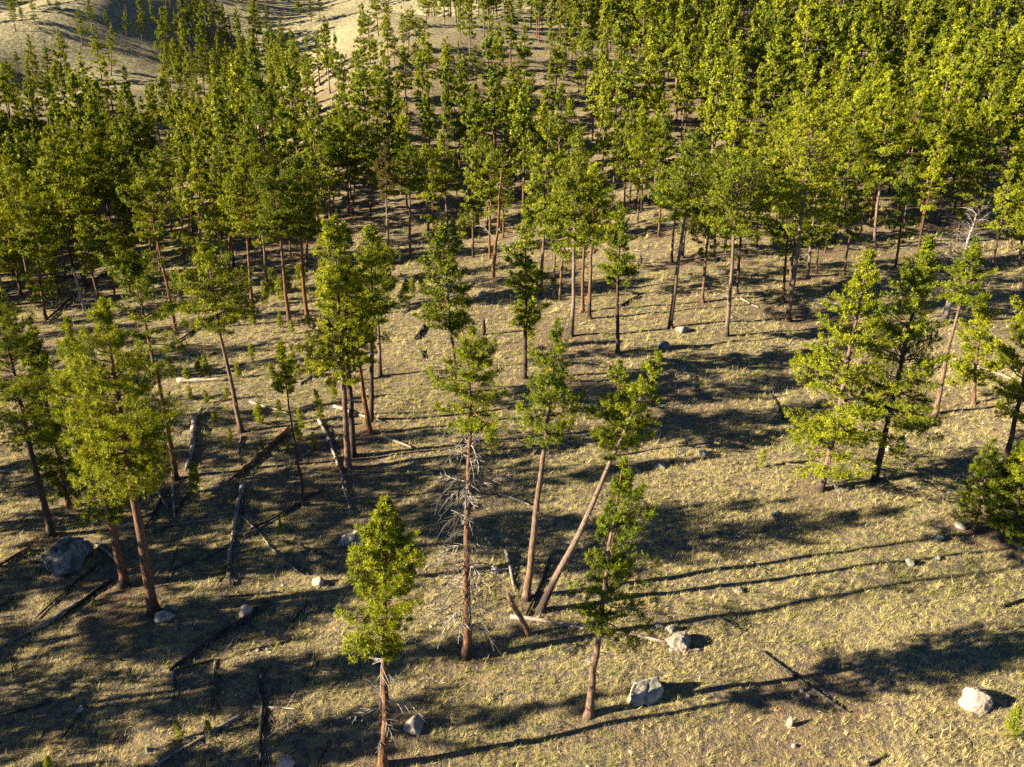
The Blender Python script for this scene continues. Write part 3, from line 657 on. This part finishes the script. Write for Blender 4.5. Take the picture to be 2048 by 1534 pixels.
# --- pines outside the left edge whose long shadows cross the lower left
for (x, y, h) in ((-38,30,17),(-44,41,19),(-52,33,18),(-47,22,16),(-60,45,20),(-58,24,19),(-70,36,19),(-66,54,20),(-76,48,18),(-82,30,19),(-62,62,19),(-80,64,20),(-62,77,19),(-74,82,20),(-88,86,18),(-72,97,20),(-92,102,19),(-104,92,20),(-96,72,19),(-33,18,16),(-38,24,18),(-45,28,19),(-44,50,18),(-52,42,19),(-56,38,17),(-48,16,18),(-63,29,19),(-54,55,19)):
    z = float(zf(x, y)); plant((x, y, z), h, 1.05, int(rng.integers(len(VSPEC))), 'o', 'pine outside the left edge casting its shadow into the photo', 'pines beyond the left edge', 0, rng.uniform(0,6.28))

# ------------------------------------------------------------------ boulders and stones
import bmesh
def rock_geo(seed, sub=4, blocky=.97, cracks=0):
    bm = bmesh.new(); bmesh.ops.create_icosphere(bm, subdivisions=sub, radius=1.0)
    V = np.array([v.co for v in bm.verts]); F = np.array([[v.index for v in f.verts] for f in bm.faces]); bm.free()
    r = np.random.default_rng(seed)
    for _ in range(13):
        d = norm(r.normal(0,1,3)); t = r.uniform(.5,.86)
        e = V@d-t; V = V-np.outer(np.maximum(e,0)*blocky, d)
    o = r.uniform(0,50,3)
    disp = np.array([.20*mnoise.noise(Vector(v*1.3+o))+.10*mnoise.noise(Vector(v*3.1+o))+.05*mnoise.noise(Vector(v*7+o))+.022*mnoise.noise(Vector(v*15+o)) for v in V])
    for _ in range(cracks):
        d = norm(r.normal(0,1,3)*np.array([1,1,.35])); t = r.uniform(-.3,.3)
        e = V@d-t+.10*np.array([mnoise.noise(Vector(v*2.5+o)) for v in V]); disp -= .13*np.exp(-(e/.05)**2)
    V = V*(1+disp)[:,None]
    return V, [F]
ROCK_N = 0
def rock(cx, top, bot, w, style, label, name='boulder', cat='boulder', group='boulders in the grass', sub=4, cracks=1, flat=1.0):
    global ROCK_N
    ROCK_N += 1
    p = at(cx, bot); ps = px_size(p); sx = w*ps/2*1.02; sz = max((bot-top)*ps*.54, .05)*flat
    V, F = rock_geo(3000+ROCK_N*7, sub, cracks=cracks)
    V = V*np.array([sx, sx*.85, sz])
    o = obj(name, mesh(name, V, F, M_ROCK[style]))
    yy = p[1]+sx*.55; o.location = (p[0], yy, float(zf(p[0], yy))+sz*.30); o.rotation_euler = (0, 0, ROCK_N*.37%.8-.4)
    return tag(o, label, cat, group)
for a in [
 (116,1064,1146,112,'dark','big dark boulder patched with grey lichen at the left edge',dict(sub=5)),
 (1288,1330,1408,84,'pale','large pale cracked boulder lit from the left beside the leaning shadow',dict(sub=5,cracks=3)),
 (1363,1254,1300,62,'pale','pale boulder at the end of the long white log',dict(sub=5,cracks=1)),
 (1346,1243,1266,26,'pale','small knob of rock leaning on the boulder at the log end',{}),
 (1318,1240,1259,19,'grey','little grey rock left of the boulder at the log end',{}),
 (1958,1362,1420,70,'pink','pinkish white angular boulder near the lower right corner',dict(sub=5,cracks=2)),
 (830,1432,1465,46,'pale','low pale rock in the grass between the two front pines',{}),
 (325,1216,1244,42,'pale','white rock at the foot of the massive pine',{}),
 (340,1204,1224,30,'grey','bluish grey rock tucked behind the white one at the massive pine',{}),
 (490,1201,1234,32,'pink','pink knobbly rock above the long black log',dict(cracks=2)),
 (632,1153,1174,30,'pink','rounded pale pink rock in the shaded grass',{}),
 (705,1047,1094,58,'grey','grey lichened boulder half hidden behind the front slim pine',dict(cracks=1)),
 (679,1075,1093,12,'grey','small stone touching the half hidden grey boulder',{}),
 (1211,843,880,29,'pale','upright tan rock beside the short pointed pine',dict(flat=1.25)),
 (1329,679,698,34,'grey','low grey rock in the open slope below the leaning brown pine',{}),
 (1366,645,666,38,'grey','flat grey rock at the foot of the leaning brown pine',{}),
 (1784,880,902,36,'pink','rock lying behind the trunk of the dark pine of the big pair',{}),
 (1321,916,938,38,'grey','thin grey slab of rock in shade right of the leaning pine',dict(flat=.6)),
 (1408,896,912,24,'pale','small white rock on the edge of the tree shadow',{}),
 (1923,1039,1059,30,'grey','speckled rock at the foot of the young bushy pine',{}),
 (1881,1064,1083,24,'dark','dark lumpy rock left of the speckled one',{}),
 (1824,1114,1134,26,'grey','rough grey rock standing in a thin tree shadow',{}),
 (1877,1108,1121,15,'dark','little dark stone in the thin shadow right of the rough rock',{}),
 (1481,1169,1188,22,'grey','grey rock between two long thin shadows',{}),
 (989,1124,1147,22,'grey','ribbed grey rock right of the skirted tall pine',{}),
 (159,1404,1428,22,'grey','pale grey rock in the dim lower left grass',{}),
 (567,1508,1540,42,'pink','pale pink rock cut by the bottom edge beside the charred log',{}),
 (1579,1429,1456,15,'pink','narrow upright pinkish stone in the lower right grass',dict(flat=1.3)),
 (296,1491,1505,13,'grey','small grey stone near the bottom left corner',{}),
 (1836,844,859,18,'pale','pale stone seen behind the big pair of pines',{}),
 (965,579,592,22,'pale','white rock on the brow of the middle slope',{}),
 (1553,1020,1034,20,'dark','dark stone at the shadow edge in the middle right grass',{}),
 (2034,608,624,24,'pale','pale rock at the right edge below the wood',{}),
 (1368,732,742,17,'grey','small bluish stone above the wide crown shadow',{}),
 (1380,745,756,13,'dark','tiny dark stone just below the small bluish one',{}),
 (1614,1383,1400,12,'pink','pink stone beside the thin charred stick',{}),
 (1603,1372,1386,9,'pink','smaller pink stone above the charred stick',{}),
 (233,1384,1396,9,'pale','lone white pebble left of the black twig',{}),
 (196,1353,1363,9,'pink','pinkish pebble in the dim grass above the lone white one',{}),
 (446,1379,1390,8,'pale','pale pebble right of the short black log',{}),
 (515,1294,1303,10,'pink','left pebble of the pale pair right of the long black log',{}),
 (533,1294,1302,9,'pale','right pebble of the pale pair right of the long black log',{}),
 (351,1236,1245,8,'pale','pebble just right of the white rock at the massive pine',{}),
 (1590,1485,1497,13,'pink','flat pink stone near the bottom edge on the right',{}),
 (1033,1473,1484,9,'pale','white chip of stone between the two front tree shadows',{}),
 (1664,1314,1323,8,'pale','white chip of stone at the tip of the wide shadow',{}),
]:
    cx, tp, bt, w, stl, lab, kw = a
    small = w < 20
    rock(cx, tp, bt, w, stl, lab, name='stone' if small else 'boulder', cat='stone' if small else 'boulder', group='stones in the grass' if small else 'boulders in the grass', **({'sub': 3, **kw} if w < 40 else kw))
def pebbles():
    r = np.random.default_rng(77); base = [rock_geo(60+i, 1) for i in range(4)]; parts = []
    for _ in range(420):
        y = 27+70*r.random()**1.5; x = r.uniform(-1,1)*(y*.66)
        if r.random() < .5: x = -abs(x)*.9
        v, f = base[r.integers(4)]; sz = .05+.13*r.random()**3
        parts.append((v*np.array([sz, sz*.8, sz*.5])+(x, y, float(zf(x,y))+sz*.15), f))
    tag(obj('gravel', mesh('gravel', *join(parts), M_ROCK['pink'])), 'pale chips of stone scattered through the grass', 'gravel', kind='stuff')
pebbles()

# ------------------------------------------------------------------ fallen logs
STUB = [mesh('branch_stub', *dead_geo(960+i, .05), M_LOG['grey']) for i in range(4)]
STUBS = {'grey': STUB, 'pale': DEAD, 'burnt': DEAD_DARK, 'brown': DEAD_DARK}
LOG_N = 0
def log(x0, y0, x1, y1, w, mat, label, limbs=0, lpx=22, lift=(0,0), name='fallen_log', cat='log', group='fallen logs in the grass', taper=.55):
    global LOG_N
    LOG_N += 1; r = np.random.default_rng(4000+LOG_N)
    a, b = at(x0, y0), at(x1, y1); ps = (px_size(a)+px_size(b))/2; R = w*ps/2*.82
    n = 12; t = np.linspace(0,1,n)[:,None]; P = a*(1-t)+b*t
    ln = np.linalg.norm(b-a); P[:,:2] += np.cumsum(r.normal(0,.016*ln/n**.5,(n,2)),0)*np.sin(np.pi*t)
    g_ = zf(P[:,0], P[:,1]); straight = g_[0]*(1-t[:,0])+g_[-1]*t[:,0]
    P[:,2] = np.maximum(g_*.75+straight*.25, g_-.3*R) + R*.62+.05 + lift[0]*(1-t[:,0]) + lift[1]*t[:,0]
    rad = R*(1-(1-taper)*t[:,0])*(1+r.normal(0,.11,n)); rad[-1] *= .6
    c = P[0].copy()
    V, F = tubes((P-c)[None], rad[None], 10, cap=True)
    o = obj(name, mesh(name, V+r.normal(0,.02*R,V.shape), F, M_LOG[mat]), loc=c); tag(o, label, cat, group)
    for i in range(limbs):
        tt = r.uniform(.25,.97); k = tt*(n-1); i0 = min(int(k), n-2); q = P[i0]+(P[i0+1]-P[i0])*(k-i0)-c
        s = obj('branch_stub', STUBS[mat][r.integers(4)], o); s.location = q; l = lpx*ps*r.uniform(.5,1.2); s.scale = (l,l,l)
        d = b-a; base = math.atan2(d[1], d[0]); s.rotation_euler = (r.uniform(-.6,.6), -r.uniform(-.05,.8), base+r.choice([-1,1])*r.uniform(.5,1.3))
    return o
for a in [
 (538,1210,340,1346,17,'burnt','long thick black charred log lying diagonally in the lower left',{}),
 (157,1209,-6,1300,10,'grey','long grey log running off the left edge below the big boulder',{}),
 (223,1163,122,1238,11,'burnt','charred log left of the two orange trunks',{}),
 (212,1120,70,1240,7,'burnt','thin dark pole parallel to the charred log by the orange trunks',dict(limbs=4)),
 (60,1100,-6,1138,13,'brown','brown log butting against the left side of the big boulder',dict(limbs=4)),
 (487,966,456,1130,12,'grey','long grey log pointing towards the camera in the left meadow',dict(limbs=4,lpx=14)),
 (460,1136,462,1173,11,'burnt','short black stub at the lower end of the long grey log',{}),
 (578,860,456,968,15,'brown','thick dark log lying diagonally below the lone round pine',{}),
 (390,834,372,946,14,'grey','grey log with broken top beside the open crowned pine',dict(limbs=7,lpx=12)),
 (356,764,458,762,12,'pale','pale orange log lying level at the back of the bright slope',dict(limbs=3,lpx=20)),
 (500,805,606,836,6,'pale','thin pale pole lying on the bright slope near the thin young pine',dict(limbs=3)),
 (638,842,702,1028,9,'grey','twisted grey dead trunk lying downhill left of the tight clump',dict(limbs=8,lpx=30)),
 (606,1005,499,1062,8,'burnt','dark log at the foot of the thin young pine',{}),
 (484,1035,606,1152,5,'grey','thin pole slanting down right from the long grey log',dict(limbs=2)),
 (286,948,336,1022,9,'grey','grey log of the brush heap behind the massive pine',dict(limbs=5,lpx=24)),
 (346,972,350,1040,8,'grey','upright lying grey log on the right of the brush heap',dict(limbs=3)),
 (335,985,290,1060,9,'burnt','charred log buried in the brush heap',dict(limbs=4)),
 (435,1040,290,1056,5,'grey','thin long stick crossing below the brush heap',dict(limbs=2)),
 (356,1098,332,1168,4,'burnt','thin black stick below the brush heap',{}),
 (193,1090,232,1125,8,'grey','bleached bluish log end left of the orange trunks',dict(limbs=5,lpx=30)),
 (1021,1236,1352,1291,10,'pale','long white weathered log lying across the grass by the front pine',dict(taper=.7)),
 (1338,1302,1402,1302,9,'pale','short pale log in front of the boulder at the log end',{}),
 (1012,1104,1029,1182,10,'grey','grey splintered log behind the straight pale pine',dict(limbs=2,lpx=12)),
 (1101,1118,1049,1238,10,'burnt','charred crossed log between the two pale trunked pines',dict(limbs=2,lpx=14)),
 (1522,1305,1694,1427,8,'burnt','long thin charred stick in the lower right grass',{}),
 (1435,1237,1486,1264,6,'burnt','short charred stick above the long thin one',{}),
 (2003,1217,2060,1196,8,'burnt','black log end at the right edge',{}),
 (1734,1533,1774,1511,7,'burnt','dark stick at the bottom edge on the right',{}),
 (524,1340,522,1545,14,'burnt','black charred log running down to the bottom edge',dict(limbs=3)),
 (488,1432,300,1540,10,'grey','grey branched log slanting off the bottom edge',dict(limbs=7,lpx=34)),
 (428,1473,327,1484,6,'pale','pale stick lying over the grey branched log',dict(limbs=2)),
 (508,1416,596,1421,6,'grey','grey branch crossing the black charred log',dict(limbs=6,lpx=40)),
 (438,1355,419,1437,9,'burnt','short black log left of the branched ones',{}),
 (348,1339,343,1380,7,'grey','short bluish log standing off the end of the thick black log',{}),
 (174,1414,122,1482,6,'burnt','black twig by the pale grey rock in the lower left',{}),
 (243,1354+118,236,1492,5,'burnt','tiny black twig near the bottom left',{}),
 (536,1327,672,1349,3,'grey','thin white stick above the black charred log',dict(limbs=4,lpx=30)),
 (630,1322,608,1376,4,'burnt','thin dark twig right of the thin white stick',{}),
 (588,1442,487,1510,5,'grey','slim grey pole crossing the black charred log low down',{}),
 (21,1315,27,1358,5,'burnt','short dark twig at the far left of the lit strip',{}),
 (668,815,764,845,9,'pale','pale brown log behind the feet of the tight clump',{}),
 (769,875,826,898,8,'pale','pale log in the open right of the tight clump',{}),
 (849,654,828,681,8,'burnt','slanting black log in the bright middle grass',{}),
 (841,702,847,718,6,'burnt','short black stub below the slanting black log',{}),
 (877,755,861,768,5,'burnt','small dark stick in the middle grass',{}),
 (998,990,1062,1013,7,'grey','dark grey log behind the skirted tall pine',dict(limbs=2)),
 (837,551,796,590,6,'burnt','dark log on the shaded bank left of the white rock',{}),
 (861,603,803,628,6,'grey','long grey log along the brow of the middle slope',dict(limbs=3)),
 (1241,613,1279,592,6,'burnt','thin black log in the striped shadows behind the isolated pine',{}),
 (1558,816,1569,842,8,'burnt','black log end in the middle right grass',dict(limbs=2,lpx=12)),
 (1540,788,1556,815,5,'burnt','black stick just above the black log end',{}),
 (1481,599,1517,617,5,'grey','grey stick near the fork topped pine',dict(limbs=1)),
 (1903,719,2022,761,11,'pale','white log lying behind the small low crowned pine',dict(limbs=1)),
 (181,568,92,644,9,'burnt','dark log deep in the shaded left hollow',{}),
 (260,552,100,556,6,'burnt','long dark log across the left hollow',{}),
 (290,500,190,560,6,'burnt','charred log leaning uphill in the left hollow',dict(limbs=3)),
 (400,540,300,548,5,'burnt','dark pole on the bank of the left hollow',{}),
 (397,655,348,688,6,'burnt','dark log on the bank behind the open crowned pine',dict(limbs=4)),
 (432,707,370,730,5,'burnt','burnt pole lying on the shaded bank',{}),
 (540,702,505,706,5,'burnt','short black pole above the bright slope',{}),
 (517,907,418,917,4,'grey','thin stick lying level on the bright slope',{}),
 (626,900,548,953,6,'grey','bent grey branch right of the thick dark log',dict(limbs=4)),
 (647,981,568,1026,5,'burnt','dark pole right of the foot of the thin young pine',{}),
 (600,770,655,735,6,'grey','grey branchy log above the thin pale pole',dict(limbs=5,lpx=24)),
 (700,560,740,520,6,'burnt','burnt log behind the tight clump',{}),
]:
    x0,y0,x1,y1,w,mt,lab,kw = a; log(x0,y0,x1,y1,w,mt,lab,**kw)
log(1570,930,1636,936,6,'pale','bleached forked branch lying left of the big pair of pines',limbs=8,lpx=48,name='fallen_branch',cat='branch',group='fallen branches')
log(1430,1085,1530,1062,3,'grey','wispy grey branch on the upper thin shadow',limbs=6,lpx=40,name='fallen_branch',cat='branch',group='fallen branches')
log(1496,1122,1545,1150,3,'pale','curved pale twig under the wispy grey branch',limbs=3,lpx=26,name='fallen_branch',cat='branch',group='fallen branches')
log(985,1400,1010,1378,3,'grey','small forked twig in the sunny foreground grass',limbs=4,lpx=24,name='fallen_branch',cat='branch',group='fallen branches')

def post(base, top, w, mat, label, name, cat, limbs=0, lpx=20, el=(.2,.9), tip=.35, meshes=None, seed=0):
    p, v = stand(*base, *top); ps = px_size(p); r = np.random.default_rng(seed+5)
    n = 10; t = np.linspace(0,1,n); P = np.outer(t, v); P[1:-1] += r.normal(0,.006*np.linalg.norm(v),(n-2,3)); P[0,2] -= .3
    rad = w*ps/2*(1-(1-tip)*t)*(1+r.normal(0,.05,n))
    e = empty(name, p); V, F = tubes(P[None], rad[None], 9, cap=True); tk = obj('trunk', mesh('trunk', V, F, mat), e); tag(e, label, cat)
    h = np.linalg.norm(v)
    for i in range(limbs):
        f = .25+.75*(i+r.random())/limbs; o = obj('dead_branch', (meshes or DEAD)[r.integers(4)], tk); o.location = v*f
        l = lpx*ps*r.uniform(.6,1.2)*(1.25-.75*f); o.scale = (l,l,l); o.rotation_euler = (r.uniform(-.4,.4), -r.uniform(*el), i*2.4)
    return e
post((1060,1269),(1016,1190),12,M_LOG['brown'],'charred post leaning over the end of the long white log','leaning_post','dead trunk',tip=.8)
post((1886,648),(1953,428),15,M_DEAD,'bleached dead snag with a fan of bare branches by the right wood','dead_snag','dead tree',limbs=70,lpx=64,el=(.3,1.0),tip=.15,seed=2)
post((987,556),(1003,342),8,M_BARK_ORANGE,'leaning half dead orange trunk with a bare grey top','dead_snag','dead tree',limbs=7,lpx=50,el=(.0,.6),tip=.3,seed=3)
post((172,634),(145,535),7,M_DEAD,'pale broken snag standing in the shaded left hollow','dead_snag','dead tree',limbs=8,lpx=22,tip=.4,seed=4)
post((968,670),(967,640),9,M_BARK_DARK,'short broken stump in the middle grass behind the skirted pine','stump','stump',limbs=2,lpx=10,tip=.8,seed=5)
post((888,121),(886,78),4,M_LOG['burnt'],'thin black burnt snag on the far pale spur','dead_snag','dead tree',limbs=2,lpx=8,tip=.5,seed=6)
post((1283,528),(1281,510),5,M_LOG['burnt'],'small black stub standing in the striped forest shade','stump','stump',tip=.7,seed=7)

def litter():
    r = np.random.default_rng(21); geos = [dead_geo(980+i, .06, 5) for i in range(5)]; parts = []
    spots = [(315,1010,60,70,60),(560,1440,60,55,70),(390,1490,70,30,30),(90,1120,70,30,26),(690,880,50,60,26),(610,720,90,50,40),(400,690,70,50,30),(1060,1200,70,60,26),(1480,1080,70,40,18),(230,1100,50,60,40),(700,1300,600,200,60),(1500,1250,500,240,50),(560,900,200,150,60),(160,540,160,80,50),(1560,560,400,60,40)]
    for cx, cy_, sx, sy, n in spots:
        for _ in range(n):
            p = at(cx+r.normal(0,sx*.55), min(cy_+r.normal(0,sy*.55), 1545)); v, f = geos[r.integers(5)]
            l = r.uniform(.5,2.0); a = r.uniform(0,6.28); v = v*np.array([l,l,l*.35]); c, s_ = math.cos(a), math.sin(a)
            parts.append((np.c_[v[:,0]*c-v[:,1]*s_, v[:,0]*s_+v[:,1]*c, v[:,2]+.07]+p, f))
    tag(obj('twig_litter', mesh('twig_litter', *join(parts), M_DEAD)), 'bleached twigs and brush littering the ground', 'twigs', kind='stuff')
litter()

# ------------------------------------------------------------------ seedlings
SAP = [pine_geo(2.0, .12, .42, 800+i, 34, 9, 10, .20, .022, r0=.03, style='cone', bend=.04) for i in range(5)]
SAP_T = [mesh('trunk', *gm[0], M_BARK) for gm in SAP]; SAP_C = [mesh('crown', *gm[1], M_NEEDLE_YOUNG, smooth=False) for gm in SAP]
def sapling(bx, by, hpx, label, group):
    p = at(bx, by); h = hpx*px_size(p)*1.3; i = int(rng.integers(5)); e = empty('pine_seedling', p); e.scale = (h/2*rng.uniform(.9,1.3),)*2+(h/2,)
    e.rotation_euler = (0, rng.normal(0,.05), rng.uniform(0,6.28))
    obj('trunk', SAP_T[i], e); obj('crown', SAP_C[i], e); tag(e, label, 'seedling', group)
for a in [(1522,936,28,'single seedling in the shaded grass left of the big pair of pines'),(2012,1476,52,'lanky seedling right of the pinkish white boulder'),(360,1480,34,'bushy seedling above the grey branched log'),(418,1466,22,'small seedling right of the bushy one by the branched log'),
 (100,1540,24,'seedling cut by the bottom edge on the left'),(390,985,44,'dark seedling near the foot of the open crowned pine'),(985,907,46,'seedling right of the skirted pine among dead branches'),(990,1200,18,'small seedling right of the skirted tall pine foot'),(1058,702,52,'small slender pine behind the ragged slender pine'),(563,1215-150,20,'seedling in the striped shade of the left meadow'),(190,1212,14,'tiny yellowish seedling left of the orange trunks')]:
    sapling(*a, 'seedlings standing alone')
for (bx, by, hp) in [(520,848,30),(597,882,26),(478,756,22),(412,752,28),(400,752,24),(345,758,34),(376,762,24),(506,650,26),(532,612,34),(549,590,36),(561,600,30),(576,582,34),(601,572,30),(612,590,36),(630,900,26),(642,842,26),(602,862,30),(667,800,28),(636,812,24),(620,752,30),(592,745,34),(546,762,26),(506,722,24),(650,734,30),(382,800,20),(412,806,18),(461,880,18),(430,848,18),(560,830,22),(575,905,20),(690,765,26),(455,800,18),(526,905,18),(812,610,34),(826,600,30),(845,585,26),(870,640,22),(905,470,24),(922,478,30),(940,470,26),(955,460,24),(560,655,20),(585,668,18)]:
    sapling(bx, by, hp, 'bright green pine seedling on the open left slope', 'seedlings on the left slope')

# ------------------------------------------------------------------ more thin fallen timber in the burnt meadow on the left
for _i in range(34):
    _x = rng.uniform(20, 690); _y = rng.uniform(900, 1500) if _i < 26 else rng.uniform(640, 880); _a = rng.normal(-.62, .5); _l = rng.uniform(35, 120)*(.5+_y/2200)
    log(_x, _y, _x-_l*math.cos(_a), min(_y-_l*math.sin(_a)*.9, 1540), rng.uniform(3.2, 6), ('burnt','burnt','grey')[_i%3], 'thin weathered or charred pole strewn over the left meadow', limbs=int(rng.integers(0,4)), lpx=20, group='thin poles strewn over the left meadow')
lay_litter()
grass()
